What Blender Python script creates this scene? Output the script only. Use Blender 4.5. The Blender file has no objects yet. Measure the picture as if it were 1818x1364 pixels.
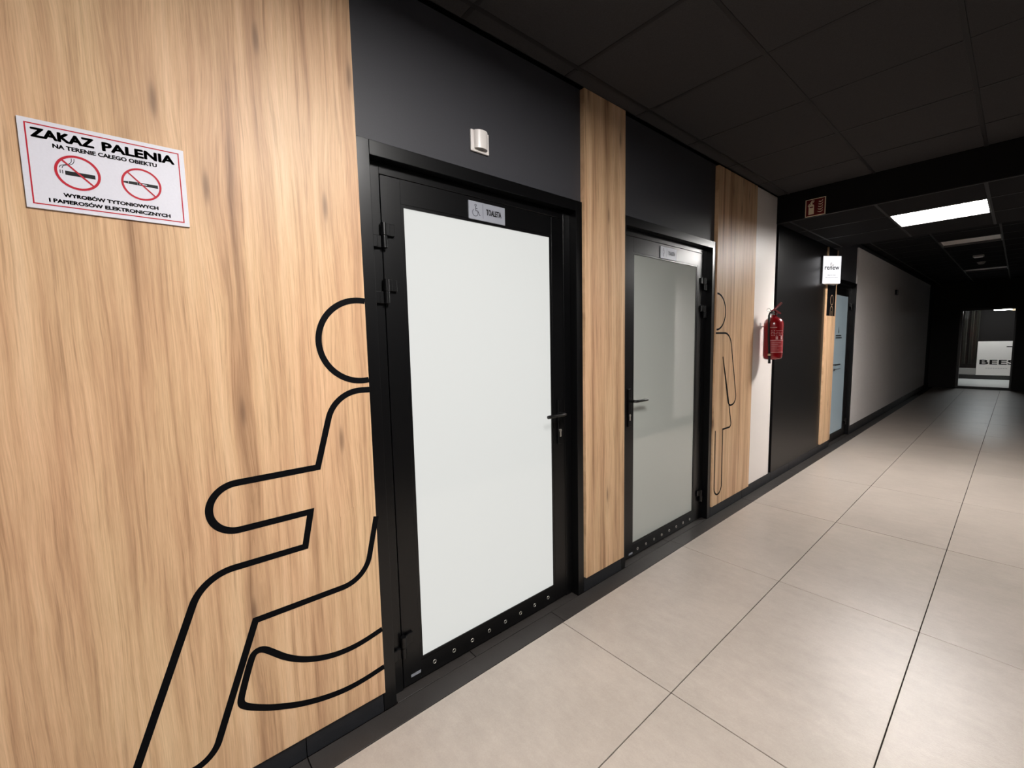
import bpy, bmesh, math, random
from mathutils import Vector, Matrix
random.seed(7)
sc = bpy.context.scene
C = sc.collection

# ------------------------------------------------------------------ camera
CAM = Vector((1.5144, 0.0, 1.416))
yaw, pitch, roll = 0.8674, -0.0954, -0.0212
fw = Vector((-math.sin(yaw)*math.cos(pitch), math.cos(yaw)*math.cos(pitch), math.sin(pitch)))
rt = Vector((math.cos(yaw), math.sin(yaw), 0)); up = rt.cross(fw)
r2 = rt*math.cos(roll)+up*math.sin(roll); u2 = -rt*math.sin(roll)+up*math.cos(roll)
cd = bpy.data.cameras.new('camera'); cam = bpy.data.objects.new('camera', cd); C.objects.link(cam)
m = Matrix.Identity(4)
for i in range(3):
    m[i][0] = r2[i]; m[i][1] = u2[i]; m[i][2] = -fw[i]; m[i][3] = CAM[i]
cam.matrix_world = m
cd.sensor_fit = 'HORIZONTAL'; cd.sensor_width = 36; cd.lens = 762.398/1818*36
cd.clip_start = 0.05; cd.clip_end = 100
sc.camera = cam

# ------------------------------------------------------------------ world, exposure, lamp strengths
w = bpy.data.worlds.new('world'); sc.world = w; w.use_nodes = True
w.node_tree.nodes['Background'].inputs[0].default_value = (0.5, 0.52, 0.6, 1)
w.node_tree.nodes['Background'].inputs[1].default_value = 0.0
sc.view_settings.view_transform = 'Standard'; sc.view_settings.look = 'None'
sc.view_settings.exposure = 0.0; sc.view_settings.gamma = 1.0
sc.view_settings.use_curve_mapping = False
NEAR_LAMP = 112.0      # radiance of the lit ceiling panels
FAR_LAMP = 105.0
REAR_LAMP = 26.0
ROOM_FILL = 48.0
SIGN_GLOW = 1.0
PANE_GLOW = 0.67

# ------------------------------------------------------------------ materials
def srgb(r, g, b):
    f = lambda c: (c/255)/12.92 if c/255 <= 0.04045 else ((c/255+0.055)/1.055)**2.4
    return (f(r), f(g), f(b), 1)

def mat(name, col, rough=0.5, spec=0.5, metal=0.0, emit=None, es=0.0, noise=0.0, nscale=40.0, bump=0.0, coat=0.0):
    m = bpy.data.materials.new(name); m.use_nodes = True
    n = m.node_tree.nodes; l = m.node_tree.links; b = n['Principled BSDF']
    b.inputs['Base Color'].default_value = col; b.inputs['Roughness'].default_value = rough
    b.inputs['Specular IOR Level'].default_value = spec; b.inputs['Metallic'].default_value = metal
    b.inputs['Coat Weight'].default_value = coat
    if emit:
        b.inputs['Emission Color'].default_value = emit; b.inputs['Emission Strength'].default_value = es
    if noise > 0 or bump > 0:
        tc = n.new('ShaderNodeTexCoord'); nz = n.new('ShaderNodeTexNoise')
        nz.inputs['Scale'].default_value = nscale; nz.inputs['Detail'].default_value = 4
        l.new(tc.outputs['Object'], nz.inputs['Vector'])
        if noise > 0:
            cr = n.new('ShaderNodeValToRGB')
            cr.color_ramp.elements[0].position = 0.3; cr.color_ramp.elements[1].position = 0.7
            lo = [c*(1-noise) for c in col[:3]]+[1]; hi = [min(1, c*(1+noise)) for c in col[:3]]+[1]
            cr.color_ramp.elements[0].color = lo; cr.color_ramp.elements[1].color = hi
            l.new(nz.outputs['Fac'], cr.inputs['Fac']); l.new(cr.outputs['Color'], b.inputs['Base Color'])
        if bump > 0:
            bp = n.new('ShaderNodeBump'); bp.inputs['Strength'].default_value = bump; bp.inputs['Distance'].default_value = 0.002
            l.new(nz.outputs['Fac'], bp.inputs['Height']); l.new(bp.outputs['Normal'], b.inputs['Normal'])
    return m

def wood_material():
    m = bpy.data.materials.new('oak_laminate'); m.use_nodes = True
    n = m.node_tree.nodes; l = m.node_tree.links; b = n['Principled BSDF']
    tc = n.new('ShaderNodeTexCoord')
    oi = n.new('ShaderNodeObjectInfo')
    add = n.new('ShaderNodeVectorMath'); add.operation = 'MULTIPLY_ADD'
    l.new(oi.outputs['Random'], add.inputs[0]); add.inputs[1].default_value = (0, 7.3, 3.1)
    l.new(tc.outputs['Object'], add.inputs[2])
    def mapping(s, src=None):
        mp = n.new('ShaderNodeMapping'); mp.inputs['Scale'].default_value = s
        l.new(src or add.outputs[0], mp.inputs['Vector']); return mp
    def noise(vec, scale, det, rough=0.55, dist=0.0):
        z = n.new('ShaderNodeTexNoise'); z.inputs['Scale'].default_value = scale; z.inputs['Detail'].default_value = det
        z.inputs['Roughness'].default_value = rough; z.inputs['Distortion'].default_value = dist
        l.new(vec.outputs[0], z.inputs['Vector']); return z
    # knots: flat cells on the board, the grain swells around them
    sx = n.new('ShaderNodeSeparateXYZ'); l.new(add.outputs[0], sx.inputs[0])
    my = n.new('ShaderNodeMath'); my.operation = 'MULTIPLY'; my.inputs[1].default_value = 7.0; l.new(sx.outputs['Y'], my.inputs[0])
    mz = n.new('ShaderNodeMath'); mz.operation = 'MULTIPLY'; mz.inputs[1].default_value = 1.3; l.new(sx.outputs['Z'], mz.inputs[0])
    cx_ = n.new('ShaderNodeCombineXYZ'); l.new(my.outputs[0], cx_.inputs[0]); l.new(mz.outputs[0], cx_.inputs[1])
    vo = n.new('ShaderNodeTexVoronoi'); vo.voronoi_dimensions = '2D'; vo.inputs['Scale'].default_value = 1.0; vo.inputs['Randomness'].default_value = 1
    l.new(cx_.outputs[0], vo.inputs['Vector'])
    sep = n.new('ShaderNodeSeparateColor'); l.new(vo.outputs['Color'], sep.inputs[0])
    gt = n.new('ShaderNodeMath'); gt.operation = 'GREATER_THAN'; gt.inputs[1].default_value = 0.6; l.new(sep.outputs[0], gt.inputs[0])
    def falloff(far, near):
        q = n.new('ShaderNodeMapRange'); q.interpolation_type = 'SMOOTHSTEP'
        q.inputs['From Min'].default_value = far; q.inputs['From Max'].default_value = near
        l.new(vo.outputs['Distance'], q.inputs['Value'])
        k = n.new('ShaderNodeMath'); k.operation = 'MULTIPLY'; l.new(q.outputs[0], k.inputs[0]); l.new(gt.outputs[0], k.inputs[1]); return k
    swell = falloff(0.5, 0.0); core = falloff(0.085, 0.01); halo = falloff(0.24, 0.02)
    # slow wander of the grain
    wob = noise(mapping((1, 4.0, 0.8)), 1.6, 3)
    sub = n.new('ShaderNodeVectorMath'); sub.operation = 'MULTIPLY_ADD'
    l.new(wob.outputs['Color'], sub.inputs[0]); sub.inputs[1].default_value = (0, 0.032, 0)
    l.new(add.outputs[0], sub.inputs[2])
    sw = n.new('ShaderNodeCombineXYZ'); sm_ = n.new('ShaderNodeMath'); sm_.operation = 'MULTIPLY'; sm_.inputs[1].default_value = 0.014
    l.new(swell.outputs[0], sm_.inputs[0]); l.new(sm_.outputs[0], sw.inputs[1])
    sub2 = n.new('ShaderNodeVectorMath'); sub2.operation = 'ADD'; l.new(sub.outputs[0], sub2.inputs[0]); l.new(sw.outputs[0], sub2.inputs[1]); sub = sub2
    broad = noise(mapping((1, 17, 0.5), sub.outputs[0]), 1.0, 5, 0.62, 0.2)
    mid = noise(mapping((1, 75, 1.7), sub.outputs[0]), 1.0, 5, 0.7, 0.1)
    fine = noise(mapping((1, 360, 9), sub.outputs[0]), 1.0, 3, 0.7)
    tint = noise(mapping((1, 3.0, 1.0)), 1.0, 3)
    def mix(a, bb, fac, kind='MIX'):
        x = n.new('ShaderNodeMix'); x.data_type = 'RGBA'; x.blend_type = kind
        if isinstance(fac, float): x.inputs['Factor'].default_value = fac
        else: l.new(fac, x.inputs['Factor'])
        for sock, v in ((x.inputs['A'], a), (x.inputs['B'], bb)):
            if isinstance(v, tuple): sock.default_value = v
            else: l.new(v, sock)
        return x.outputs['Result']
    def ramp(src, stops):
        r = n.new('ShaderNodeValToRGB'); e = r.color_ramp.elements
        e[0].position, e[0].color = stops[0]; e[1].position, e[1].color = stops[1]
        for p, c in stops[2:]:
            x = e.new(p); x.color = c
        l.new(src, r.inputs['Fac']); return r.outputs['Color']
    A = ramp(broad.outputs['Fac'], [(0.30, srgb(160, 126, 98)), (0.72, srgb(232, 202, 168)), (0.42, srgb(204, 168, 134)), (0.55, srgb(222, 188, 152))])
    B = ramp(mid.outputs['Fac'], [(0.33, (0.62, 0.57, 0.54, 1)), (0.60, (1, 1, 1, 1)), (0.46, (0.94, 0.92, 0.90, 1))])
    F = ramp(fine.outputs['Fac'], [(0.35, (0.80, 0.78, 0.76, 1)), (0.62, (1, 1, 1, 1))])
    T = ramp(tint.outputs['Fac'], [(0.35, (1.0, 0.93, 0.90, 1)), (0.65, (1.0, 1.0, 0.95, 1))])
    c = mix(A, B, 0.85, 'MULTIPLY'); c = mix(c, F, 0.8, 'MULTIPLY'); c = mix(c, T, 1.0, 'MULTIPLY')
    kh = n.new('ShaderNodeMath'); kh.operation = 'MULTIPLY'; kh.inputs[1].default_value = 0.30; l.new(halo.outputs[0], kh.inputs[0])
    c = mix(c, srgb(150, 116, 90), kh.outputs[0])
    kc = n.new('ShaderNodeMath'); kc.operation = 'MULTIPLY'; kc.inputs[1].default_value = 0.65; l.new(core.outputs[0], kc.inputs[0])
    c = mix(c, srgb(110, 84, 66), kc.outputs[0])
    l.new(c, b.inputs['Base Color'])
    b.inputs['Roughness'].default_value = 0.45; b.inputs['Specular IOR Level'].default_value = 0.28
    bp = n.new('ShaderNodeBump'); bp.inputs['Strength'].default_value = 0.12; bp.inputs['Distance'].default_value = 0.001
    l.new(fine.outputs['Fac'], bp.inputs['Height']); l.new(bp.outputs['Normal'], b.inputs['Normal'])
    return m

def tile_material(name, base, var, rough, rvar=0.1):
    m = bpy.data.materials.new(name); m.use_nodes = True
    n = m.node_tree.nodes; l = m.node_tree.links; b = n['Principled BSDF']
    tc = n.new('ShaderNodeTexCoord'); oi = n.new('ShaderNodeObjectInfo')
    add = n.new('ShaderNodeVectorMath'); add.operation = 'MULTIPLY_ADD'
    l.new(oi.outputs['Random'], add.inputs[0]); add.inputs[1].default_value = (9, 5, 0); l.new(tc.outputs['Object'], add.inputs[2])
    def noise(s, det, rough_=0.6, vec=None):
        z = n.new('ShaderNodeTexNoise'); z.inputs['Scale'].default_value = s; z.inputs['Detail'].default_value = det
        z.inputs['Roughness'].default_value = rough_; l.new(vec or add.outputs[0], z.inputs['Vector']); return z
    cloud = noise(1.9, 5, 0.6); spot = noise(14, 8, 0.75); grit = noise(170, 4, 0.7)
    mp = n.new('ShaderNodeMapping'); mp.inputs['Scale'].default_value = (1.0, 3.2, 1); mp.inputs['Rotation'].default_value = (0, 0, 0.35)
    l.new(add.outputs[0], mp.inputs['Vector'])
    vein = noise(7, 8, 0.8, mp.outputs[0])
    def ramp(src, a, bb, p0=0.3, p1=0.7):
        r = n.new('ShaderNodeValToRGB'); e = r.color_ramp.elements
        e[0].position = p0; e[1].position = p1; e[0].color = a; e[1].color = bb; l.new(src, r.inputs['Fac']); return r.outputs['Color']
    def mul(a, bb, f=1.0):
        x = n.new('ShaderNodeMix'); x.data_type = 'RGBA'; x.blend_type = 'MULTIPLY'; x.inputs['Factor'].default_value = f
        l.new(a, x.inputs['A']); l.new(bb, x.inputs['B']); return x.outputs['Result']
    g = lambda v: (v, v, v, 1)
    lo = tuple(c*(1-var) for c in base[:3])+(1,)
    c = ramp(cloud.outputs['Fac'], lo, base)
    c = mul(c, ramp(spot.outputs['Fac'], (1-var*0.8, 1-var*0.85, 1-var*0.9, 1), g(1)))
    c = mul(c, ramp(vein.outputs['Fac'], g(1-var*0.5), g(1), 0.33, 0.6))
    c = mul(c, ramp(grit.outputs['Fac'], g(1-var*0.6), g(1)))
    l.new(c, b.inputs['Base Color'])
    rr = n.new('ShaderNodeMapRange'); rr.inputs['To Min'].default_value = rough-rvar; rr.inputs['To Max'].default_value = rough+rvar
    l.new(spot.outputs['Fac'], rr.inputs['Value']); l.new(rr.outputs[0], b.inputs['Roughness'])
    b.inputs['Specular IOR Level'].default_value = 0.5
    ad = n.new('ShaderNodeMath'); ad.operation = 'ADD'; l.new(vein.outputs['Fac'], ad.inputs[0]); l.new(grit.outputs['Fac'], ad.inputs[1])
    bp = n.new('ShaderNodeBump'); bp.inputs['Strength'].default_value = 0.40; bp.inputs['Distance'].default_value = 0.0014
    l.new(ad.outputs[0], bp.inputs['Height']); l.new(bp.outputs['Normal'], b.inputs['Normal'])
    return m

M = {}
M['wood'] = wood_material()
M['floor'] = tile_material('beige_stoneware', srgb(182, 171, 161), 0.15, 0.32)
M['border'] = tile_material('charcoal_stoneware', srgb(56, 52, 50), 0.25, 0.5)
M['skirt'] = tile_material('graphite_skirting', srgb(34, 36, 41), 0.25, 0.42)
M['grout'] = mat('grout', srgb(22, 17, 16), 0.9, 0.2)
M['blackwall'] = mat('charcoal_paint', srgb(61, 61, 65), 0.5, 0.3, noise=0.06, nscale=300, bump=0.05)
M['ceil_shaded'] = mat('shaded_black_ceiling_tile', srgb(27, 26, 27), 0.85, 0.08, noise=0.12, nscale=260)  # shaded copy of the tile: dimness of lowered and far ceiling put into colour
M['ceil'] = mat('lightened_black_ceiling_tile', srgb(58, 57, 58), 0.8, 0.12, noise=0.12, nscale=260, bump=0.15)  # lighter tile colour stands in for the glare on the near ceiling
M['bar'] = mat('black_grid_bar', srgb(40, 39, 40), 0.5, 0.12)
M['casing'] = mat('black_powder_coat', srgb(6, 6, 7), 0.30, 0.45, bump=0.04, nscale=500)
M['leaf'] = mat('black_satin_aluminium', srgb(6, 6, 7), 0.31, 0.45, bump=0.04, nscale=500)
M['blackpanel'] = mat('black_lacquer_panel', srgb(10, 9, 9), 0.33, 0.28)
M['vinyl'] = mat('black_vinyl', srgb(6, 7, 10), 0.65, 0.08)
M['white'] = mat('white_laminate', srgb(236, 228, 222), 0.35, 0.4)
M['greywall'] = mat('pale_grey_paint', srgb(226, 222, 220), 0.6, 0.3, noise=0.03, nscale=30)
M['rightwall'] = mat('grey_paint', srgb(46, 46, 48), 0.6, 0.3)
M['darkwall'] = mat('dark_brown_paint', srgb(34, 28, 26), 0.6, 0.3)
M['pane_lit'] = mat('backlit_opal_glass', srgb(110, 110, 110), 0.08, 0.5, emit=srgb(238, 240, 236), es=PANE_GLOW)
M['pane_dark'] = mat('frosted_glass', srgb(182, 186, 180), 0.04, 0.9)
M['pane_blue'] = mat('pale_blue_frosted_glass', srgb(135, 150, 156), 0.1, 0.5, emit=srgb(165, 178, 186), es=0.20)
M['gasket'] = mat('rubber_gasket', srgb(38, 38, 38), 0.6, 0.3)
M['steel'] = mat('brushed_steel', srgb(225, 220, 212), 0.45, 0.5, metal=1.0)
M['chrome'] = mat('chrome', srgb(225, 225, 225), 0.12, 0.5, metal=1.0)
M['silverplate'] = mat('silver_sign_plate', srgb(158, 161, 170), 0.4, 0.5, metal=0.25)
M['signwhite'] = mat('white_sign_face', srgb(214, 213, 222), 0.45, 0.4, noise=0.02, nscale=200)
M['plastic'] = mat('white_plastic', srgb(222, 216, 212), 0.35, 0.5)
M['plasticgrey'] = mat('grey_plastic', srgb(150, 146, 142), 0.4, 0.5)
M['black'] = mat('black_ink', srgb(14, 14, 18), 0.5, 0.3)
M['red'] = mat('red_ink', srgb(178, 26, 44), 0.5, 0.3)
M['redpaint'] = mat('red_enamel', srgb(142, 9, 19), 0.22, 0.6, coat=0.4)
M['redlabel'] = mat('pale_red_label', srgb(165, 52, 58), 0.4, 0.4)
M['pink'] = mat('white_label_ink', srgb(215, 165, 165), 0.5, 0.3)
M['maroon'] = mat('fire_sign_red', srgb(96, 16, 16), 0.5, 0.3, noise=0.0)
M['cream'] = mat('photoluminescent_cream', srgb(230, 214, 186), 0.5, 0.3)
M['hose'] = mat('black_rubber', srgb(12, 12, 12), 0.45, 0.4)
M['tan'] = mat('beige_plastic', srgb(200, 180, 150), 0.5, 0.4)
M['gold'] = mat('engraved_line', srgb(170, 140, 110), 0.5, 0.3)
M['greyink'] = mat('grey_ink', srgb(60, 58, 62), 0.5, 0.3)
M['paleink'] = mat('pale_grey_ink', srgb(170, 168, 168), 0.5, 0.3)
M['opal_off'] = mat('opal_diffuser_off', srgb(236, 230, 224), 0.35, 0.5)
M['lamp_near'] = mat('lit_diffuser', srgb(240, 240, 240), 0.5, 0.2, emit=(1.0, 0.97, 0.94, 1), es=NEAR_LAMP)
M['lamp_far'] = mat('lit_diffuser_b', srgb(240, 240, 240), 0.5, 0.2, emit=(1.0, 0.965, 0.93, 1), es=FAR_LAMP)
M['lamp_rear'] = mat('lit_diffuser_c', srgb(240, 240, 240), 0.5, 0.2, emit=(1.0, 0.955, 0.90, 1), es=REAR_LAMP)
M['fill_room'] = mat('added_fill_diffuser', srgb(240, 240, 240), 0.5, 0.2, emit=(0.96, 0.98, 1.0, 1), es=ROOM_FILL)
M['tube'] = mat('lit_tube', srgb(240, 240, 240), 0.5, 0.2, emit=(1, 0.98, 0.94, 1), es=45.0)
M['signglow'] = mat('backlit_acrylic', srgb(90, 90, 92), 0.3, 0.4, emit=(0.98, 0.97, 1.0, 1), es=SIGN_GLOW)
M['lampframe'] = mat('lamp_frame_metal', srgb(60, 58, 58), 0.4, 0.5)
M['roomfloor'] = mat('pale_room_floor', srgb(215, 214, 210), 0.3, 0.5)
M['curtain'] = mat('grey_curtain', srgb(62, 60, 54), 0.8, 0.2)

def glass():
    m = bpy.data.materials.new('clear_glass'); m.use_nodes = True
    n = m.node_tree.nodes; l = m.node_tree.links; n.remove(n['Principled BSDF'])
    g = n.new('ShaderNodeBsdfGlossy'); g.inputs['Roughness'].default_value = 0.02
    t = n.new('ShaderNodeBsdfTransparent'); t.inputs[0].default_value = (0.9, 0.92, 0.92, 1)
    x = n.new('ShaderNodeMixShader'); x.inputs[0].default_value = 0.012
    l.new(t.outputs[0], x.inputs[1]); l.new(g.outputs[0], x.inputs[2]); l.new(x.outputs[0], n['Material Output'].inputs[0])
    return m
M['glass'] = glass()

# ------------------------------------------------------------------ geometry helpers (world coordinates)
class G:
    def __init__(s): s.v = []; s.f = []; s.smooth = []
    def add(s, vs, fs, smooth=False):
        o = len(s.v); s.v += [tuple(v) for v in vs]; s.f += [tuple(i+o for i in f) for f in fs]; s.smooth += [smooth]*len(fs)
    def bm(s, b, smooth=False):
        b.verts.index_update()
        s.add([v.co[:] for v in b.verts], [[v.index for v in f.verts] for f in b.faces], smooth); b.free()
    def box(s, x0, x1, y0, y1, z0, z1, bevel=0.0, seg=2):
        if bevel <= 0:
            vs = [(x, y, z) for x in (x0, x1) for y in (y0, y1) for z in (z0, z1)]
            s.add(vs, [(0, 1, 3, 2), (4, 6, 7, 5), (0, 4, 5, 1), (2, 3, 7, 6), (0, 2, 6, 4), (1, 5, 7, 3)])
        else:
            b = bmesh.new(); bmesh.ops.create_cube(b, size=1)
            for v in b.verts:
                v.co = Vector(((x0+x1)/2+v.co.x*(x1-x0), (y0+y1)/2+v.co.y*(y1-y0), (z0+z1)/2+v.co.z*(z1-z0)))
            bmesh.ops.bevel(b, geom=b.edges[:], offset=bevel, segments=seg, affect='EDGES', profile=0.5)
            s.bm(b)
        return s
    def tube(s, pts, r, n=12, smooth=True, caps=True):
        pts = [Vector(p) for p in pts]; rings = []; rr = r if isinstance(r, (list, tuple)) else [r]*len(pts)
        prev = None
        for i, p in enumerate(pts):
            d = (pts[min(i+1, len(pts)-1)]-pts[max(i-1, 0)]).normalized()
            if prev is None:
                a = Vector((0, 0, 1)) if abs(d.z) < 0.9 else Vector((1, 0, 0))
                e1 = d.cross(a).normalized()
            else:
                e1 = (prev-d*prev.dot(d)).normalized()
            prev = e1; e2 = d.cross(e1)
            rings.append([p+(e1*math.cos(2*math.pi*k/n)+e2*math.sin(2*math.pi*k/n))*rr[i] for k in range(n)])
        vs = [v for ring in rings for v in ring]; fs = []
        for i in range(len(pts)-1):
            for k in range(n):
                a = i*n+k; b2 = i*n+(k+1) % n; fs.append((a, b2, b2+n, a+n))
        s.add(vs, fs, smooth)
        if caps:
            s.add(rings[0], [tuple(range(n))[::-1]]); s.add(rings[-1], [tuple(range(n))])
        return s
    def lathe(s, prof, cx, cy, n=32):
        vs = []; fs = []
        for r_, z in prof:
            for k in range(n):
                a = 2*math.pi*k/n; vs.append((cx+r_*math.cos(a), cy+r_*math.sin(a), z))
        for i in range(len(prof)-1):
            for k in range(n):
                a = i*n+k; b2 = i*n+(k+1) % n; fs.append((a, b2, b2+n, a+n))
        s.add(vs, fs, True); return s
    def prism(s, poly, mp, t0, t1):
        """poly of (u,v); mp(u,v,w)->xyz"""
        n = len(poly); vs = [mp(u, v, t0) for u, v in poly]+[mp(u, v, t1) for u, v in poly]
        fs = [tuple(range(n))[::-1], tuple(range(n, 2*n))]+[(i, (i+1) % n, (i+1) % n+n, i+n) for i in range(n)]
        s.add(vs, fs); return s
    def ribbon(s, pts, width, mp, t0, t1, closed=False):
        pts = [Vector(p) for p in pts]; n = len(pts); L = []; R = []
        for i, p in enumerate(pts):
            if closed: a, b2 = pts[i-1], pts[(i+1) % n]
            else: a, b2 = pts[max(i-1, 0)], pts[min(i+1, n-1)]
            d1 = (p-a).normalized() if (p-a).length > 1e-9 else (b2-p).normalized()
            d2 = (b2-p).normalized() if (b2-p).length > 1e-9 else d1
            t = d1+d2
            if t.length < 1e-6: t = d1
            t.normalize(); nn = Vector((-t.y, t.x)); k = max(0.35, nn.dot(Vector((-d1.y, d1.x))))
            o = nn*(width/2/k); L.append(p+o); R.append(p-o)
        vs = [mp(q.x, q.y, t1) for q in L]+[mp(q.x, q.y, t1) for q in R]+[mp(q.x, q.y, t0) for q in L]+[mp(q.x, q.y, t0) for q in R]
        fs = []; m_ = n if closed else n-1
        for i in range(m_):
            j = (i+1) % n
            fs += [(i, j, n+j, n+i), (2*n+i, i+0, j, 2*n+j)[::-1], (n+i, n+j, 3*n+j, 3*n+i)[::-1]]
        s.add(vs, fs); return s

ORG = {}
def thing(name, loc, label, cat, group=None):
    o = bpy.data.objects.new(name, None); o.empty_display_size = 0.05; C.objects.link(o); o.location = loc
    o['label'] = label; o['category'] = cat
    if group: o['group'] = group
    ORG[o.name] = Vector(loc); return o
def structure(name, loc, label=None):
    o = bpy.data.objects.new(name, None); o.empty_display_size = 0.05; C.objects.link(o); o.location = loc
    o['kind'] = 'structure'
    if label: o['label'] = label
    ORG[o.name] = Vector(loc); return o
def obj(name, g, material, parent=None, origin=None, label=None, local=False):
    """one mesh object; parts share the origin of their root"""
    if parent is not None: org = ORG[parent.name]
    else: org = Vector(origin if origin is not None else (0, 0, 0))
    off = Vector((0, 0, 0))
    if local:      # own origin at the middle of the piece
        xs = list(zip(*g.v)); off = Vector([(min(a)+max(a))/2 for a in xs])-org
    me = bpy.data.meshes.new(name); me.from_pydata([tuple(Vector(v)-org-off) for v in g.v], [], g.f); me.update()
    b = bmesh.new(); b.from_mesh(me); bmesh.ops.recalc_face_normals(b, faces=b.faces); b.to_mesh(me); b.free()
    for p, sm_ in zip(me.polygons, g.smooth): p.use_smooth = sm_
    me.materials.append(M[material] if isinstance(material, str) else material)
    o = bpy.data.objects.new(name, me); C.objects.link(o)
    if parent is not None: o.parent = parent; o.location = off
    else: o.location = org+off
    ORG[o.name] = org+off
    if label: o['label'] = label
    return o
def tag(o, label, cat, group=None):
    o['label'] = label; o['category'] = cat
    if group: o['group'] = group
    return o
def wallmap(x0, y0=0.0, z0=0.0):
    """u along +y, v along +z, w out of the left wall (+x)"""
    return lambda u, v, w_: (x0+w_, y0+u, z0+v)

def text_geo(txt, u0, v0, u1, v1, mp, t1=0.0004, bold=0.0, shear=0.0):
    cu = bpy.data.curves.new('lettering', 'FONT'); cu.body = txt; cu.resolution_u = 3
    cu.shear = shear
    ob = bpy.data.objects.new('lettering', cu); C.objects.link(ob)
    dg = bpy.context.evaluated_depsgraph_get(); me = bpy.data.meshes.new_from_object(ob.evaluated_get(dg))
    xs = [v.co.x for v in me.vertices]; ys = [v.co.y for v in me.vertices]
    ax, bx_, ay, by_ = min(xs), max(xs), min(ys), max(ys)
    g = G(); bd = bold*(v1-v0); sh = [(0, 0)]
    if bold > 0: sh += [(bd, 0), (-bd, 0), (0, bd*0.8), (0, -bd*0.8), (bd*0.7, bd*0.6), (-bd*0.7, bd*0.6), (bd*0.7, -bd*0.6), (-bd*0.7, -bd*0.6)]
    u0 += bd; u1 -= bd; v0 += bd*0.8; v1 -= bd*0.8
    for du, dv in sh:      # heavier strokes: the outline repeated a hair's breadth aside
        g.add([mp(u0+(v.co.x-ax)/(bx_-ax)*(u1-u0)+du, v0+(v.co.y-ay)/(by_-ay)*(v1-v0)+dv, t1) for v in me.vertices],
              [tuple(p.vertices) for p in me.polygons])
    bpy.data.objects.remove(ob); bpy.data.curves.remove(cu); bpy.data.meshes.remove(me)
    return g
def text(name, txt, box, mp, material, parent, t1=0.0004, bold=0.0, shear=0.0, label=None):
    return obj(name, text_geo(txt, *box, mp, t1, bold, shear), material, parent, label=label)

def arc(cx, cy, r_, a0, a1, n=24, ry=None):
    ry = r_ if ry is None else ry
    return [(cx+r_*math.cos(math.radians(a0+(a1-a0)*i/n)), cy+ry*math.sin(math.radians(a0+(a1-a0)*i/n))) for i in range(n+1)]
def fillet(pts, radii, n=10):
    """polyline with rounded corners"""
    out = [pts[0]]
    for i in range(1, len(pts)-1):
        p, a, b2 = Vector(pts[i]), Vector(pts[i-1]), Vector(pts[i+1]); R = radii[i]
        if R <= 0: out.append(tuple(p)); continue
        da, db = (a-p).normalized(), (b2-p).normalized(); ang = da.angle(db)
        t = min(R/math.tan(ang/2), 0.98*(a-p).length, 0.98*(b2-p).length); R = t*math.tan(ang/2)
        c = p+(da+db).normalized()*(R/math.sin(ang/2)); s0 = p+da*t; s1 = p+db*t
        a0 = math.atan2(s0.y-c.y, s0.x-c.x); a1 = math.atan2(s1.y-c.y, s1.x-c.x); dd = a1-a0
        while dd > math.pi: dd -= 2*math.pi
        while dd < -math.pi: dd += 2*math.pi
        out += [(c.x+R*math.cos(a0+dd*k/n), c.y+R*math.sin(a0+dd*k/n)) for k in range(n+1)]
    out.append(pts[-1]); return out
def smoothpts(pts, it=3):
    for _ in range(it):
        q = [pts[0]]
        for a, b2 in zip(pts[:-1], pts[1:]):
            q += [(0.75*a[0]+0.25*b2[0], 0.75*a[1]+0.25*b2[1]), (0.25*a[0]+0.75*b2[0], 0.25*a[1]+0.75*b2[1])]
        q.append(pts[-1]); pts = q
    return pts

# ------------------------------------------------------------------ dimensions
XR = 1.92; YB = -3.2; YE = 16.0; ZC = 2.70; ZD = 2.46; D0, D1 = 4.53, 6.36
TY = [1.504+1.2035*k for k in range(-4, 13)]

# ------------------------------------------------------------------ floor
fl = obj('floor', G().box(-0.3, XR+0.1, YB, YE+0.05, -0.12, -0.006), 'grout'); fl['kind'] = 'structure'; fl['label'] = 'large beige stoneware floor tiles with thin dark joints'
gx = [0.0984, 0.690, 1.288, 1.886]; j = 0.0019
def floor_piece(name, x0, x1, y0, y1, material, z=0.0):
    g = G().box(x0+j, x1-j, y0+j, y1-j, -0.0095, z, 0.0007, 1)
    return obj(name, g, material, fl, local=True)
for a, b_ in zip(TY[:-1], TY[1:]):
    for i in range(3): floor_piece('floor_tile', gx[i], gx[i+1], a, b_, 'floor')
for y0 in [0.318-3*1.2035+1.2035*k for k in range(17)]:
    if y0+1.2 > YB and y0 < YE: floor_piece('border_tile', -0.0005, 0.0984, max(y0, YB), min(y0+1.2035, YE), 'border')
for y0 in TY[:-1]: floor_piece('border_tile', 1.886, XR, y0, y0+1.2035, 'border')
for y0, y1 in ((0.655, 1.035), (1.035, 1.738), (2.185, 2.7), (2.7, 3.27), (6.625, 7.605)):
    floor_piece('threshold_tile', -0.10, -0.0005, y0, y1, 'border')

# ------------------------------------------------------------------ left wall (charcoal, with the three door openings)
wl = structure('wall_left', (0, 0, 0), 'charcoal painted corridor wall behind the wood panels')
doors_y = [(0.60, 1.787), (2.142, 3.320), (6.575, 7.66)]
g = G(); prev = YB
for a, b_ in doors_y:
    g.box(-0.16, -0.02, prev, a, 0, ZC); g.box(-0.16, -0.02, a, b_, 2.137, ZC); prev = b_
g.box(-0.16, -0.02, prev, YE, 0, ZC)
obj('wall_face', g, 'blackwall', wl)

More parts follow.
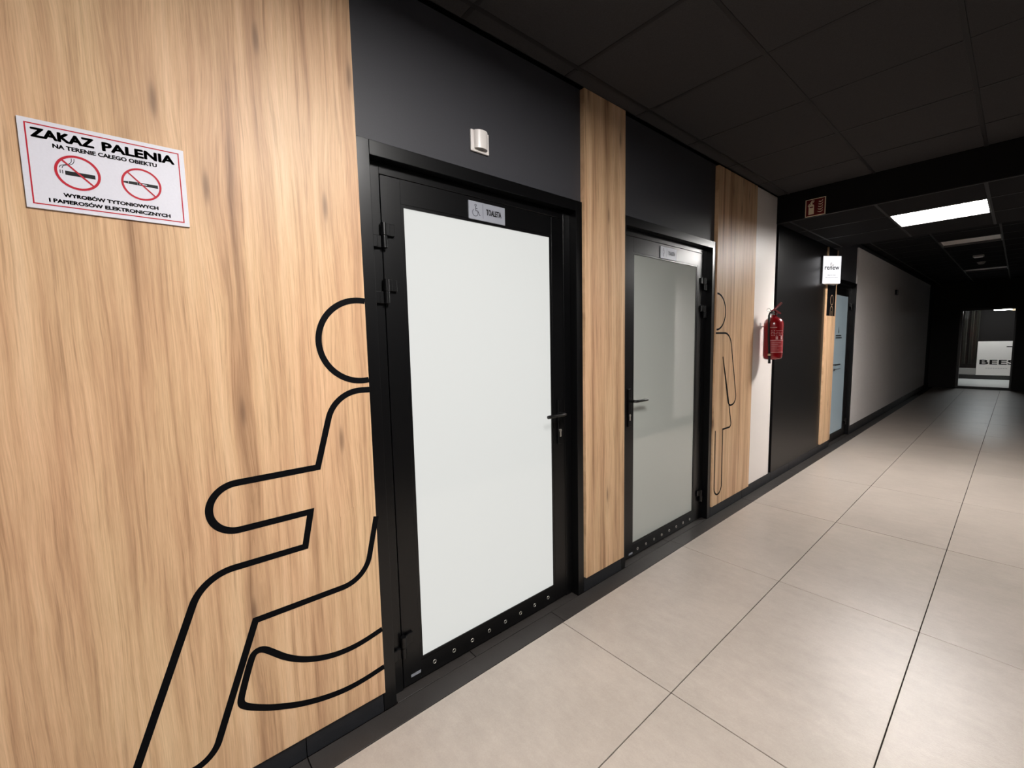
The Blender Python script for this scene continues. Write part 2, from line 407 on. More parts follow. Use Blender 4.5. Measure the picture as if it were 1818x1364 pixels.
def panel(name, y0, y1, z0, z1, x0, x1, material, label, cat='wall panel', group=None, bev=0.0012):
    group = group or ('oak panels along the left wall' if name == 'wood_panel' else 'plain white panels' if name == 'white_panel' else None)
    t = thing(name, ((x0+x1)/2, (y0+y1)/2, z0), label, cat, group)
    obj('board', G().box(x0, x1, y0, y1, z0, z1, bev, 2), material, t, local=True)
    return t
p1 = panel('wood_panel', -1.35, 0.603, 0.083, 2.697, -0.019, 0.010, 'wood', 'large oak wall panel carrying the seated figure and the smoking ban sign')
p2 = panel('wood_panel', 1.797, 2.154, 0.083, 2.698, -0.019, 0.010, 'wood', 'narrow plain oak wall panel between the two toilet doors')
p3 = panel('wood_panel', 3.325, 4.046, 0.083, 2.69, -0.019, 0.010, 'wood', 'oak wall panel with half a standing figure, beside the white panel')
pw = panel('white_panel', 4.050, 4.536, 0.092, 2.694, -0.019, 0.0, 'white', 'plain white wall panel behind the fire extinguisher')
pb = panel('black_panel', 4.606, 6.165, 0.085, 2.455, -0.019, 0.0, 'blackpanel', 'glossy black wall panel between white panel and narrow oak pilaster')
p4 = panel('wood_panel', 6.172, 6.570, 0.10, 2.455, -0.019, 0.017, 'wood', 'narrow oak pilaster with black upper plate below the backlit sign')
pg = panel('pale_wall_panel', 7.668, 15.1, 0.122, 2.635, -0.019, 0.0, 'greywall', 'long pale grey wall lining beyond the pale blue glass door')
p0 = panel('wood_panel', YB+0.1, -1.36, 0.083, 2.697, -0.019, 0.010, 'wood', 'oak wall panel behind the viewer left of the seated figure')

# baseboards
def baseboard(name, segs, x0, x1, label):
    t = structure(name, (x0, 0, 0), label)
    for y0, y1, h in segs:
        obj('skirting_tile', G().box(x0, x1, y0+0.001, y1-0.001, 0, h, 0.001, 1), 'skirt', t, local=True)
baseboard('baseboard_left', [(YB, -2.089, .083), (-2.089, -0.885, .083), (-0.885, 0.318, .083), (0.318, 0.599, .083), (1.788, 2.141, .083),
    (3.321, 3.93, .083), (3.93, 4.60, .09), (4.60, 5.13, .085), (5.13, 6.17, .085), (6.17, 6.573, .098)]
    + [(7.662+1.2*k, min(7.662+1.2*(k+1), YE), .12) for k in range(7)], -0.019, 0.0, 'dark graphite skirting tiles under the wall panels')
baseboard('baseboard_right', [(YB+1.2*k, min(YB+1.2*(k+1), YE), .12) for k in range(16)], XR-0.012, XR, 'dark graphite skirting tiles of the opposite wall')

# ------------------------------------------------------------------ right, end and rear walls
wr = obj('wall_right', G().box(XR, XR+0.15, YB, YE, 0, ZC), 'rightwall'); wr['kind'] = 'structure'; wr['label'] = 'plain grey opposite corridor wall'
panel('white_panel', 6.40, 9.6, 0.14, 2.44, XR-0.013, XR-0.001, 'greywall', 'wide pale panel on the opposite corridor wall')
wb = obj('wall_back', G().box(-0.3, XR+0.15, YB-0.15, YB, 0, ZC), 'rightwall'); wb['kind'] = 'structure'; wb['label'] = 'grey wall behind the viewer'
we = structure('wall_end', (0, YE, 0), 'dark wall closing the far end of the corridor')
g = G(); ox0, ox1, oz = 0.50, 1.45, 2.03
g.box(-0.3, ox0, YE, YE+0.15, 0, ZC); g.box(ox1, XR+0.15, YE, YE+0.15, 0, ZC); g.box(ox0, ox1, YE, YE+0.15, oz, ZC)
obj('wall_face', g, 'darkwall', we)

# ------------------------------------------------------------------ ceilings
def ceiling_section(name, z, ys, xs, skip, label, y0c, y1c, tm='ceil'):
    t = structure(name, (0, y0c, z), label)
    obj('ceiling_slab', G().box(-0.1, XR+0.1, y0c, y1c, z+0.05, z+0.09), tm, t)
    for a, b_ in zip(ys[:-1], ys[1:]):
        for c_, d_ in zip(xs[:-1], xs[1:]):
            cy, cx = (a+b_)/2, (c_+d_)/2
            if any(abs(cy-sy) < 0.2 and abs(cx-sx) < 0.2 for sx, sy in skip): continue
            obj('ceiling_tile', G().box(c_+0.006, d_-0.006, a+0.006, b_-0.006, z+0.001, z+0.013, 0.002, 1), tm, t, local=True)
    for x in xs[1:-1]:
        obj('grid_bar', G().box(x-0.010, x+0.010, y0c, y1c, z-0.001, z+0.011, 0.001, 1), 'bar', t, local=True)
    for y in ys[1:-1]:
        for c_, d_ in zip(xs[:-1], xs[1:]):
            obj('grid_bar', G().box(c_+0.011, d_-0.011, y-0.010, y+0.010, z-0.0006, z+0.011), 'bar', t, local=True)
    return t
XS = [0.0, 0.09, 0.69, 1.29, XR]
ysA = [YB]+[0.46+0.6*k for k in range(-6, 7)]+[D0]
LN = (1.59, 0.76); LR = (0.99, -2.24); LF = (1.0, 5.39); L2 = (0.99, 8.90); L3 = (0.99, 13.10)
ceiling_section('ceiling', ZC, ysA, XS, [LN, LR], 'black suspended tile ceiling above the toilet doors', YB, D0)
ysD = [D0, 5.09, 5.69, D1]
ceiling_section('ceiling', ZD, ysD, [0.0, 0.10, 0.70, 1.30, XR], [LF], 'lowered black ceiling field holding the lit lamp', D0+0.014, D1-0.014, 'ceil_shaded')
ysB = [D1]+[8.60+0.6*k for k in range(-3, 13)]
ceiling_section('ceiling', ZC, ysB, XS, [L2, L3], 'black suspended tile ceiling in the dark part of the corridor', D1, YE, 'ceil_shaded')
g = G().box(0, XR, D0, D0+0.014, ZD, ZC); o = obj('trim_1', g, 'ceil_shaded'); o['kind'] = 'structure'; o['label'] = 'black front of the lowered ceiling behind the fire sign'
g = G().box(0, XR, D1-0.014, D1, ZD, ZC); o = obj('trim_2', g, 'ceil_shaded'); o['kind'] = 'structure'; o['label'] = 'black rear face of the lowered ceiling'
g = G().box(0.0, XR, D0-0.003, D0+0.02, ZD-0.004, ZD+0.002, 0.001, 1); o = obj('trim_3', g, 'bar'); o['kind'] = 'structure'; o['label'] = 'thin edge profile under the lowered ceiling front'

def ceiling_lamp(x, y, z, m_, label, cat='ceiling lamp', group='square ceiling lamps'):
    t = thing('ceiling_lamp', (x, y, z), label, cat, group); a = 0.297
    g = G()
    for q in ((-a, a, -a, -a+0.012), (-a, a, a-0.012, a), (-a, -a+0.012, -a+0.012, a-0.012), (a-0.012, a, -a+0.012, a-0.012)):
        g.box(x+q[0], x+q[1], y+q[2], y+q[3], z-0.006, z+0.045)
    obj('frame', g, 'lampframe', t)
    obj('diffuser', G().box(x-a+0.012, x+a-0.012, y-a+0.012, y+a-0.012, z+0.022, z+0.034), m_, t)
    return t
ceiling_lamp(*LN, ZC, 'lamp_near', 'lit square ceiling lamp just above the view, over the first toilet door')
ceiling_lamp(*LR, ZC, 'lamp_rear', 'lit square ceiling lamp behind the viewer')
ceiling_lamp(*LF, ZD+0.002, 'lamp_far', 'brightly lit square ceiling lamp in the lowered ceiling')
ceiling_lamp(*L2, ZC, 'opal_off', 'unlit square ceiling lamp next beyond the lit one')
ceiling_lamp(*L3, ZC, 'opal_off', 'unlit square ceiling lamp farthest down the corridor')
t = thing('emergency_light', (1.0, 10.62, ZC), 'small pale rectangular emergency light on the dark ceiling', 'emergency light')
obj('housing', G().box(0.935, 1.065, 10.56, 10.68, ZC-0.03, ZC, 0.006), 'plasticgrey', t)
obj('lens', G().box(0.95, 1.05, 10.575, 10.665, ZC-0.038, ZC-0.03, 0.003), 'opal_off', t)
t = thing('smoke_detector', (0.99, 11.66, ZC), 'round grey smoke detector on the dark ceiling beyond the emergency light', 'smoke detector')
obj('base', G().lathe([(0.0, ZC), (0.055, ZC), (0.055, ZC-0.015), (0.0, ZC-0.015)], 0.99, 11.66, 24), 'plasticgrey', t)
obj('sensing_head', G().lathe([(0.045, ZC-0.015), (0.045, ZC-0.03), (0.03, ZC-0.042), (0.0, ZC-0.045)], 0.99, 11.66, 24), 'plasticgrey', t)

# ------------------------------------------------------------------ doors
def door(name, ci0, ci1, co0, co1, gl0, gl1, hinge_side, pane, label, zhole=0.049, holes=(), labely=None, zg=(0.100, 1.941), zh=1.04, full=True, lever_len=0.135):
    """ci: clear opening, co: outer casing, gl: pane extents; hinge_side -1 left, +1 right"""
    t = structure(name, (0, (ci0+ci1)/2, 0), label)
    XF = -0.045
    obj('casing', G().box(-0.10, 0.0, co0, ci0, 0, 2.137, 0.0015, 2), 'casing', t)
    obj('casing', G().box(-0.10, 0.0, ci1, co1, 0, 2.137, 0.0015, 2), 'casing', t)
    obj('casing', G().box(-0.10, 0.0, ci0+0.0005, ci1-0.0005, 2.086, 2.137, 0.0015, 2), 'casing', t)
    s0, s1, zt = ci0+0.053, ci1-0.053, 2.044
    g = G(); g.box(-0.10, XF, ci0+0.0006, s0-0.002, 0.0, 2.0855, 0.001, 1); g.box(-0.10, XF, s1+0.002, ci1-0.0006, 0.0, 2.0855, 0.001, 1)
    g.box(-0.10, XF, s0-0.002, s1+0.002, zt+0.002, 2.0855, 0.001, 1)
    obj('frame', g, 'casing', t)
    obj('frame_back', G().box(-0.12, -0.095, ci0+0.001, ci1-0.001, 0.0, 2.085), 'gasket', t)
    g = G(); s0 += 0.001; s1 -= 0.001
    g.box(-0.093, XF, s0, gl0-0.012, 0.008, zt-0.001, 0.001, 1); g.box(-0.093, XF, gl1+0.012, s1, 0.008, zt-0.001, 0.001, 1)
    g.box(-0.093, XF, gl0-0.012, gl1+0.012, 0.008, zg[0]-0.012); g.box(-0.093, XF, gl0-0.012, gl1+0.012, zg[1]+0.012, zt-0.001)
    lf = obj('door_leaf', g, 'leaf', t)
    g = G()
    for a in ((gl0-0.012, gl1+0.012, zg[0]-0.012, zg[0]), (gl0-0.012, gl1+0.012, zg[1], zg[1]+0.012), (gl0-0.012, gl0, zg[0], zg[1]), (gl1, gl1+0.012, zg[0], zg[1])):
        g.box(-0.09, XF-0.0015, a[0], a[1], a[2], a[3])
    obj('glazing_bead', g, 'leaf', lf)
    pn = obj('glass_pane', G().box(-0.066, XF-0.006, gl0, gl1, zg[0], zg[1]), pane, lf, label='frosted glass pane')
    # hinges
    hy = s0 if hinge_side < 0 else s1
    for zc_ in ((1.822, 1.618, 0.195) if full else (1.82, 0.2)):
        h = 0.045; sd = 1 if hinge_side < 0 else -1
        g = G()
        g.box(XF, XF+0.012, min(hy+sd*0.004, hy+sd*0.045), max(hy+sd*0.004, hy+sd*0.045), zc_+0.001, zc_+h, 0.002, 2)
        g.tube([(XF+0.014, hy, zc_+0.001), (XF+0.014, hy, zc_+h)], 0.0115, 16)
        g.box(XF, XF+0.016, min(hy+sd*0.008, hy+sd*0.024), max(hy+sd*0.008, hy+sd*0.024), zc_+0.001, zc_+h, 0.002, 2)
        g.box(XF, XF+0.012, min(hy-sd*0.004, hy-sd*0.045), max(hy-sd*0.004, hy-sd*0.045), zc_-h, zc_-0.001, 0.002, 2)
        g.tube([(XF+0.014, hy, zc_-h), (XF+0.014, hy, zc_-0.001)], 0.0115, 16)
        g.box(XF, XF+0.016, min(hy-sd*0.026, hy-sd*0.044), max(hy-sd*0.026, hy-sd*0.044), zc_-h, zc_-0.001, 0.002, 2)
        obj('hinge', g, 'casing', t)
    # handle set
    hs = 1 if hinge_side < 0 else -1        # side where the lock sits
    py = (s1+gl1+0.012)/2 if hs > 0 else (s0+gl0-0.012)/2
    hd = obj('handle_plate', G().box(XF, XF+0.009, py-0.015, py+0.015, zh-0.165, zh+0.075, 0.003, 2), 'casing', lf)
    g = G(); q = -hs
    g.tube([(XF+0.005, py, zh), (XF+0.040, py, zh), (XF+0.050, py+q*0.006, zh), (XF+0.054, py+q*0.02, zh), (XF+0.054, py+q*lever_len, zh)], 0.0088, 14)
    obj('door_handle', g, 'casing', lf)
    g = G(); mp = wallmap(XF+0.0095)
    kp = arc(py, zh-0.092, 0.0085, -60, 240, 14); kp = [(u, v) for u, v in kp]+[(py-0.005, zh-0.125), (py+0.005, zh-0.125)]
    g.prism(kp, mp, -0.002, 0.003); obj('lock_cylinder', g, 'steel', lf, label='silver lock cylinder')
    for hy_ in holes:
        g = G(); n = 20
        for k in range(n):
            a0, a1 = 2*math.pi*k/n, 2*math.pi*(k+1)/n
            P = lambda a, r_, x: (x, hy_+r_*math.cos(a), zhole+r_*math.sin(a))
            g.add([P(a0, .0088, XF), P(a1, .0088, XF), P(a1, .0088, XF+.0016), P(a0, .0088, XF+.0016), P(a0, .0068, XF+.0016), P(a1, .0068, XF+.0016), P(a1, .0062, XF-.0005), P(a0, .0062, XF-.0005)],
                  [(0, 1, 2, 3), (3, 2, 5, 4), (4, 5, 6, 7)], True)
        vh = obj('vent_ring', g, 'steel', lf)
        obj('vent_opening', G().tube([(XF-0.004, hy_, zhole), (XF+0.0004, hy_, zhole)], 0.0064, 16), 'gasket', lf)
    if labely:
        obj('maker_plate', G().box(XF, XF+0.001, labely[0], labely[1], labely[2]-0.006, labely[2]+0.006), 'silverplate', lf, label='small silver plate without readable text')
    return t, lf
H1 = [0.85+0.0993*k for k in range(8)]
door('door_1', 0.651, 1.741, 0.600, 1.787, 0.797, 1.591, -1, 'pane_lit', 'black framed toilet door with brightly backlit white glass', 0.049, H1, (0.738, 0.783, 0.042))
H2 = [2.385+0.0995*k for k in range(8)]
door('door_2', 2.181, 3.272, 2.142, 3.320, 2.330, 3.122, 1, 'pane_dark', 'black framed toilet door with unlit grey frosted glass', 0.040, H2, (2.285, 2.325, 0.031), zg=(0.097, 1.942), lever_len=0.125)
d3, d3leaf = door('door_3', 6.620, 7.612, 6.575, 7.660, 6.775, 7.455, 1, 'pane_blue', 'black framed door with pale blue frosted glass beside the narrow pilaster', 0.04, (), None, zg=(0.11, 1.95), zh=1.046, full=False, lever_len=0.20)
# print on the blue pane (too small to read in the photograph)
mp = wallmap(-0.0505)
g = G()
g.prism([(7.05, 1.452), (7.075, 1.452), (7.082, 1.475), (7.066, 1.505), (7.06, 1.54), (7.047, 1.505), (7.043, 1.475)], mp, 0, 0.0006)
for u0, v0, n_, wd in ((6.93, 1.412, 6, 0.036), (6.93, 1.383, 7, 0.034)):
    for k in range(n_):
        g.box(-0.0505, -0.0499, u0+k*(wd+0.009), u0+k*(wd+0.009)+wd, v0, v0+0.019)
obj('door_lettering', g, 'black', d3leaf, label='dark flame mark over two rows of tiny lettering')
g = G()
g.box(-0.0505, -0.0499, 6.90, 6.965, 0.955, 0.985)
for k in range(5): g.box(-0.0505, -0.0499, 6.98+k*0.055, 7.022+k*0.055, 0.967, 0.977)
obj('door_lettering', g, 'greyink', d3leaf)

# ------------------------------------------------------------------ pictograms on the wood panels
mpw = wallmap(0.0102); SW = 0.020
g = G()
head = [q for q in arc(0.580, 1.4345, 0.1405, 80, 280, 48)]
g.ribbon([(0.6025, 1.5731)]+head[1:-1]+[(0.6025, 1.2959)], SW, mpw, 0, 0.0005)
body = fillet([(0.6025, 1.260), (0.480, 1.262), (0.4115, 1.0135), (0.105, 1.0135), (0.105, 0.8675), (0.3795, 0.8675), (0.3560, 0.7540), (0.075, 0.7540), (-0.170, 0.105), (-0.170, 0.0855)],
              [0, 0.118, 0, 0.0725, 0.0725, 0, 0, 0.115, 0, 0], 16)
g.ribbon(body[:-1], SW, mpw, 0, 0.0005)
lower = fillet([(0.6025, 0.788), (0.551, 0.5645), (0.198, 0.5645), (0.060, 0.180), (-0.03, 0.180), (-0.12, 0.180), (-0.15, 0.0855)], [0, 0.105, 0, 0.075, 0, 0.03, 0], 16)
g.ribbon(lower, SW, mpw, 0, 0.0005)
seat = smoothpts([(0.6025, 0.344), (0.54, 0.331), (0.483, 0.325), (0.41, 0.332), (0.333, 0.36), (0.276, 0.398), (0.24, 0.435), (0.212, 0.463), (0.188, 0.463), (0.176, 0.440), (0.146, 0.345), (0.140, 0.315), (0.155, 0.297), (0.184, 0.276), (0.228, 0.249), (0.323, 0.206), (0.429, 0.181), (0.511, 0.179), (0.6025, 0.191)], 3)
g.ribbon(seat, SW, mpw, 0, 0.0005)
obj('pictogram', g, 'vinyl', p1, label='black outline of a seated figure cut off by the door')
g = G(); S3 = 0.014
hd3 = arc(3.337, 1.621, 0.150, 90, -90, 40, 0.137)
g.ribbon(hd3, S3, mpw, 0, 0.0005)
b3 = fillet([(3.327, 1.458), (3.585, 1.458), (3.735, 0.885), (3.585, 0.860), (3.461, 1.273)], [0, 0.13, 0.065, 0.065, 0], 14)
g.ribbon(b3, S3, mpw, 0, 0.0005)
b3 = fillet([(3.461, 1.273), (3.570, 0.955), (3.648, 0.688), (3.489, 0.688), (3.489, 0.165), (3.361, 0.165), (3.361, 0.694)], [0, 0, 0.03, 0, 0.064, 0.064, 0], 14)
g.ribbon(b3, S3, mpw, 0, 0.0005)
obj('pictogram', g, 'vinyl', p3, label='black outline of half a standing figure')
# black plate on the pilaster
obj('upper_plate', G().box(0.017, 0.0185, 6.176, 6.520, 1.66, 2.455), 'vinyl', p4, label='black upper plate with a pale figure outline')
g = G(); mpp = wallmap(0.0187)
g.ribbon(arc(6.372, 1.850, 0.058, 0, 360, 40)[:-1], 0.010, mpp, 0, 0.0004, closed=True)
g.ribbon(fillet([(6.318, 1.662), (6.318, 1.775), (6.426, 1.775), (6.426, 1.662)], [0, 0.053, 0.053, 0], 12), 0.010, mpp, 0, 0.0004)
g.ribbon([(6.372, 1.662), (6.372, 1.72)], 0.008, mpp, 0, 0.0004)
obj('pictogram', g, 'gold', p4, label='pale outline of a figure on black')

# ------------------------------------------------------------------ smoking ban sign
S0 = (-0.182, 1.752)
t = thing('smoking_ban_sign', (0.010, -0.031, 1.752), 'white smoking ban sign ZAKAZ PALENIA with two red circles on the oak wall', 'sign')
obj('plate', G().box(0.010, 0.015, -0.182, 0.120, 1.752, 1.953, 0.0005, 1), 'signwhite', t)
mp = wallmap(0.015, *S0)
g = G().ribbon([(0.012, 0.011), (0.290, 0.011), (0.290, 0.190), (0.012, 0.190)], 0.0026, mp, 0, 0.0003, closed=True)
obj('border', g, 'red', t, label='thin red border line')
text('lettering', 'ZAKAZ', (0.019, 0.160, 0.1255, 0.182), mp, 'black', t, 0.0004, 0.075)
text('lettering', 'PALENIA', (0.139, 0.159, 0.281, 0.181), mp, 'black', t, 0.0004, 0.075)
text('lettering', 'NA TERENIE CAŁEGO OBIEKTU', (0.053, 0.1435, 0.243, 0.1535), mp, 'black', t, 0.0004, 0.065)
text('lettering', 'WYROBÓW TYTONIOWYCH', (0.062, 0.034, 0.238, 0.0455), mp, 'black', t, 0.0004, 0.065)
text('lettering', 'I PAPIEROSÓW ELEKTRONICZNYCH', (0.037, 0.018, 0.262, 0.0295), mp, 'black', t, 0.0004, 0.065)
g = G()
g.prism([(0.0695, 0.0865), (0.1215, 0.0865), (0.1215, 0.0960), (0.0695, 0.0960)], mp, 0, 0.0004)
g.prism([(0.0605, 0.0885), (0.0620, 0.0885), (0.0620, 0.0965), (0.0605, 0.0965)], mp, 0, 0.0004)
g.prism([(0.0645, 0.0885), (0.0660, 0.0885), (0.0660, 0.0965), (0.0645, 0.0965)], mp, 0, 0.0004)
for dx in (0, 0.0045):
    g.ribbon(smoothpts([(0.0605+dx, 0.101), (0.062+dx, 0.1065), (0.070+dx*0.8, 0.1095), (0.0775+dx, 0.1125), (0.0820+dx, 0.118), (0.0825+dx, 0.1265)], 2), 0.0012, mp, 0, 0.0004)
obj('cigarette_symbol', g, 'black', t, label='black smoking cigarette'); g = G()
g.prism([(0.172, 0.0915), (0.182, 0.0905), (0.182, 0.0965), (0.172, 0.0950)], mp, 0, 0.0004)
g.prism([(0.183, 0.0900), (0.2000, 0.0900), (0.2000, 0.0970), (0.183, 0.0970)], mp, 0, 0.0004)
g.prism([(0.2005, 0.0900), (0.2410, 0.0890), (0.2410, 0.0970), (0.2005, 0.0970)], mp, 0, 0.0004)
obj('electronic_cigarette_symbol', g, 'black', t, label='black electronic cigarette')
g = G(); g.prism([(0.204, 0.0925), (0.219, 0.0925), (0.219, 0.0945), (0.204, 0.0945)], mp, 0.0004, 0.0006); obj('cigarette_window', g, 'signwhite', t)
g = G()
g.ribbon(arc(0.0915, 0.0945, 0.0375, 0, 360, 48)[:-1], 0.0050, mp, 0, 0.0006, closed=True)
g.ribbon([(0.0915-0.0255, 0.0945+0.0255), (0.0915+0.0255, 0.0945-0.0255)], 0.0036, mp, 0, 0.0007)
obj('ban_circle', g, 'red', t, label='red prohibition circle'); g = G()
g.ribbon(arc(0.2085, 0.0930, 0.0375, 0, 360, 48)[:-1], 0.0044, mp, 0, 0.0006, closed=True)
g.ribbon([(0.2085-0.0255, 0.0930+0.0255), (0.2085+0.0255, 0.0930-0.0255)], 0.0032, mp, 0, 0.0007)
obj('ban_circle', g, 'red', t, label='red prohibition circle')

# ------------------------------------------------------------------ toilet signs on the doors
def toilet_sign(y0, label, kind):
    z0 = 1.951
    t = thing('toilet_sign', (-0.045, y0+0.10, z0), label, 'sign', 'toilet signs on the doors')
    obj('plate', G().box(-0.045, -0.0395, y0, y0+0.200, z0, z0+0.076, 0.0006, 1), 'silverplate', t)
    mp = wallmap(-0.0395, y0, z0)
    g = G().box(-0.0395, -0.0391, 0.0752+y0, 0.0762+y0, z0+0.010, z0+0.070)
    obj('divider_line', g, 'black', t)
    text('lettering', 'TOALETA', (0.0925, 0.0275, 0.178, 0.0530), mp, 'black', t, 0.0004, 0.04)
    g = G()
    if kind == 'wheelchair':
        g.ribbon(arc(0.036, 0.0600, 0.0042, 0, 360, 20)[:-1], 0.0018, mp, 0, 0.0004, closed=True)
        g.ribbon(arc(0.0335, 0.0285, 0.0145, 118, 385, 30), 0.0020, mp, 0, 0.0004)
        g.ribbon([(0.0365, 0.0545), (0.0365, 0.0370), (0.0480, 0.0370), (0.0570, 0.0200), (0.0610, 0.0210)], 0.0021, mp, 0, 0.0004)
        g.ribbon([(0.0365, 0.0465), (0.0460, 0.0465)], 0.0018, mp, 0, 0.0004)
        obj('wheelchair_symbol', g, 'black', t)
    else:
        g.ribbon(arc(0.036, 0.0600, 0.0042, 0, 360, 20)[:-1], 0.0018, mp, 0, 0.0004, closed=True)
        g.ribbon([(0.029, 0.032), (0.029, 0.052), (0.043, 0.052), (0.043, 0.032)], 0.0018, mp, 0, 0.0004, closed=True)
        g.ribbon([(0.033, 0.032), (0.033, 0.012)], 0.0018, mp, 0, 0.0004); g.ribbon([(0.039, 0.032), (0.039, 0.012)], 0.0018, mp, 0, 0.0004)
        obj('person_symbol', g, 'black', t)
toilet_sign(1.097, 'silver TOALETA sign with wheelchair symbol above the backlit white glass', 'wheelchair')
toilet_sign(2.618, 'silver TOALETA sign on the door with grey glass', 'person')

# ------------------------------------------------------------------ motion sensor above the first door
t = thing('motion_sensor', (-0.02, 1.145, 2.221), 'white square motion sensor on the charcoal wall above the first door', 'sensor')
obj('base_plate', G().box(-0.020, -0.010, 1.098, 1.192, 2.220, 2.306, 0.003, 2), 'plastic', t)
g = G(); n = 18; y0, y1, zt, zb = 1.112, 1.180, 2.303, 2.232
prof = [(1.146-0.034*math.cos(math.pi*k/n), -0.010+0.024*math.sin(math.pi*k/n)) for k in range(n+1)]
vs = [(x, y, zt) for y, x in prof]+[(x*0.85-0.0015, 1.146+(y-1.146)*0.97, zb) for y, x in prof]
g.add(vs, [(k, k+1, k+n+2, k+n+1) for k in range(n)], True); g.add(vs[:n+1], [tuple(range(n+1))])
obj('dome', g, 'plastic', t)
g = G(); g.add(vs[n+1:], [tuple(range(n+1))[::-1]]); g.box(-0.0065, -0.0055, 1.137, 1.155, 2.229, 2.2315)
obj('sensor_window', g, 'plasticgrey', t, label='grey underside of the sensor dome')

# ------------------------------------------------------------------ fire extinguisher
cx, cy = 0.104, 4.235; R = 0.0765; zb, zs = 1.222, 1.52
t = thing('fire_extinguisher', (cx, cy, zb), 'red fire extinguisher with black hose hanging on the white wall panel', 'fire extinguisher')
prof = [(0.0, zb+0.012), (R*0.72, zb+0.002), (R*0.80, zb), (R*0.93, zb+0.012), (R, zb+0.035), (R, zs), (R*0.985, zs+0.02), (R*0.90, zs+0.043), (R*0.68, zs+0.062), (R*0.40, zs+0.073), (0.022, zs+0.080), (0.022, zs+0.092)]
bd = obj('cylinder', G().lathe(prof, cx, cy, 48), 'redpaint', t)
g = G().lathe([(0.0, zs+0.090), (0.024, zs+0.090), (0.024, zs+0.100), (0.017, zs+0.102), (0.017, zs+0.128), (0.0, zs+0.128)], cx, cy, 24)
g.tube([(cx-0.022, cy-0.02, zs+0.108), (cx+0.030, cy+0.012, zs+0.108)], 0.008, 12)
obj('valve', g, 'chrome', t, label='shiny metal valve')
dirv = Vector((-0.319, 0.948, 0)); rg = Vector((0.948, 0.319, 0)); c0 = Vector((cx, cy, 0))
def E(a, b2, z): p = c0+rg*a-dirv*b2; return (p.x, p.y, z)
def plate(g, pts, wd, th=0.0025):
    """bent strip; pts as (right offset, z); wd along the view direction"""
    for (a, z0), (b2, z1) in zip(pts[:-1], pts[1:]):
        d = Vector((b2-a, z1-z0)).normalized(); nn = Vector((-d.y, d.x))*th/2
        cs = [(a+nn.x, z0+nn.y), (b2+nn.x, z1+nn.y), (b2-nn.x, z1-nn.y), (a-nn.x, z0-nn.y)]
        vs = [E(u, -wd/2, v) for u, v in cs]+[E(u, wd/2, v) for u, v in cs]
        g.add(vs, [(0, 1, 2, 3), (7, 6, 5, 4), (0, 4, 5, 1), (1, 5, 6, 2), (2, 6, 7, 3), (3, 7, 4, 0)])
g = G(); plate(g, [(-0.020, zs+0.118), (0.004, zs+0.140), (0.055, zs+0.196)], 0.026, 0.018); obj('squeeze_lever', g, 'redpaint', t)
g = G(); plate(g, [(-0.018, zs+0.126), (0.016, zs+0.128), (0.052, zs+0.100)], 0.024, 0.014); obj('carry_handle', g, 'redpaint', t)
g = G(); g.tube([E(0.008, 0.014, zs+0.140), E(0.055, 0.014, zs+0.193)], 0.0028, 8); obj('lever_edge', g, 'chrome', t, label='bright metal lever edge')
g = G(); pts = [E(-0.042+0.013*math.cos(a), 0.010, zs+0.137+0.013*math.sin(a)) for a in [2*math.pi*k/20 for k in range(21)]]
g.tube(pts, 0.0018, 6, caps=False); g.tube([E(-0.030, 0.010, zs+0.132), E(0.0, 0.010, zs+0.130)], 0.002, 6); obj('safety_pin', g, 'chrome', t, label='chrome ring of the safety pin')
g = G(); g.tube([E(-0.006, 0.030, zs+0.112), E(-0.006, 0.020, zs+0.112)], 0.013, 20); obj('pressure_gauge', g, 'chrome', t)
hp = [E(-0.014, 0.020, zs+0.116), E(-0.028, 0.035, zs+0.112), E(-0.036, 0.060, zs+0.085), E(-0.036, 0.080, zs+0.03), E(-0.034, 0.086, zs-0.08), E(-0.028, 0.086, zs-0.2), E(-0.024, 0.085, zs-0.258)]
hp2 = []
for a, b2 in zip(hp[:-1], hp[1:]):
    for k in range(4): hp2.append(tuple(a[i]+(b2[i]-a[i])*k/4 for i in range(3)))
hp2.append(hp[-1])
g = G(); g.tube(hp2, 0.0085, 12); obj('hose', g, 'hose', t)
g = G(); g.tube([E(-0.024, 0.085, zs-0.256), E(-0.022, 0.085, zs-0.33)], [0.0085, 0.0105], 14); obj('nozzle', g, 'hose', t)
g = G(); g.tube([E(-0.024, 0.085, zs-0.246), E(-0.024, 0.085, zs-0.262)], 0.0125, 14); obj('hose_clip', g, 'tan', t, label='beige clip on the hose')
def wrap(g, a0, a1, z0, z1, off, n=14):
    """patch on the cylinder, angles in degrees measured from the viewer side towards the right"""
    vs = []
    for k in range(n+1):
        a = math.radians(a0+(a1-a0)*k/n); rr = R+off
        p = c0+rg*math.sin(a)*rr-dirv*math.cos(a)*rr
        vs += [(p.x, p.y, z0), (p.x, p.y, z1)]
    g.add(vs, [(2*k, 2*k+2, 2*k+3, 2*k+1) for k in range(n)], True)
g = G(); wrap(g, -16, 75, zs-0.235, zs-0.130, 0.0006); obj('label_panel', g, 'redlabel', t, label='pale red instruction label')
g = G()
wrap(g, -18, 76, zs-0.236, zs-0.231, 0.001); wrap(g, -16, 76, zs-0.132, zs-0.127, 0.001)
wrap(g, -22, -20, zs-0.125, zs-0.02, 0.001, 2); wrap(g, -20, 20, zs-0.020, zs-0.016, 0.001)
for k, zz in enumerate((-0.045, -0.058, -0.071, -0.084)):
    for s_ in range(6):
        a = -12+s_*14+random.uniform(-2, 2); wrap(g, a, a+random.uniform(6, 11), zs+zz-0.0035, zs+zz, 0.001, 4)
wrap(g, 14, 28, zs-0.122, zs-0.096, 0.001, 4); wrap(g, 46, 62, zs-0.122, zs-0.092, 0.001, 4)
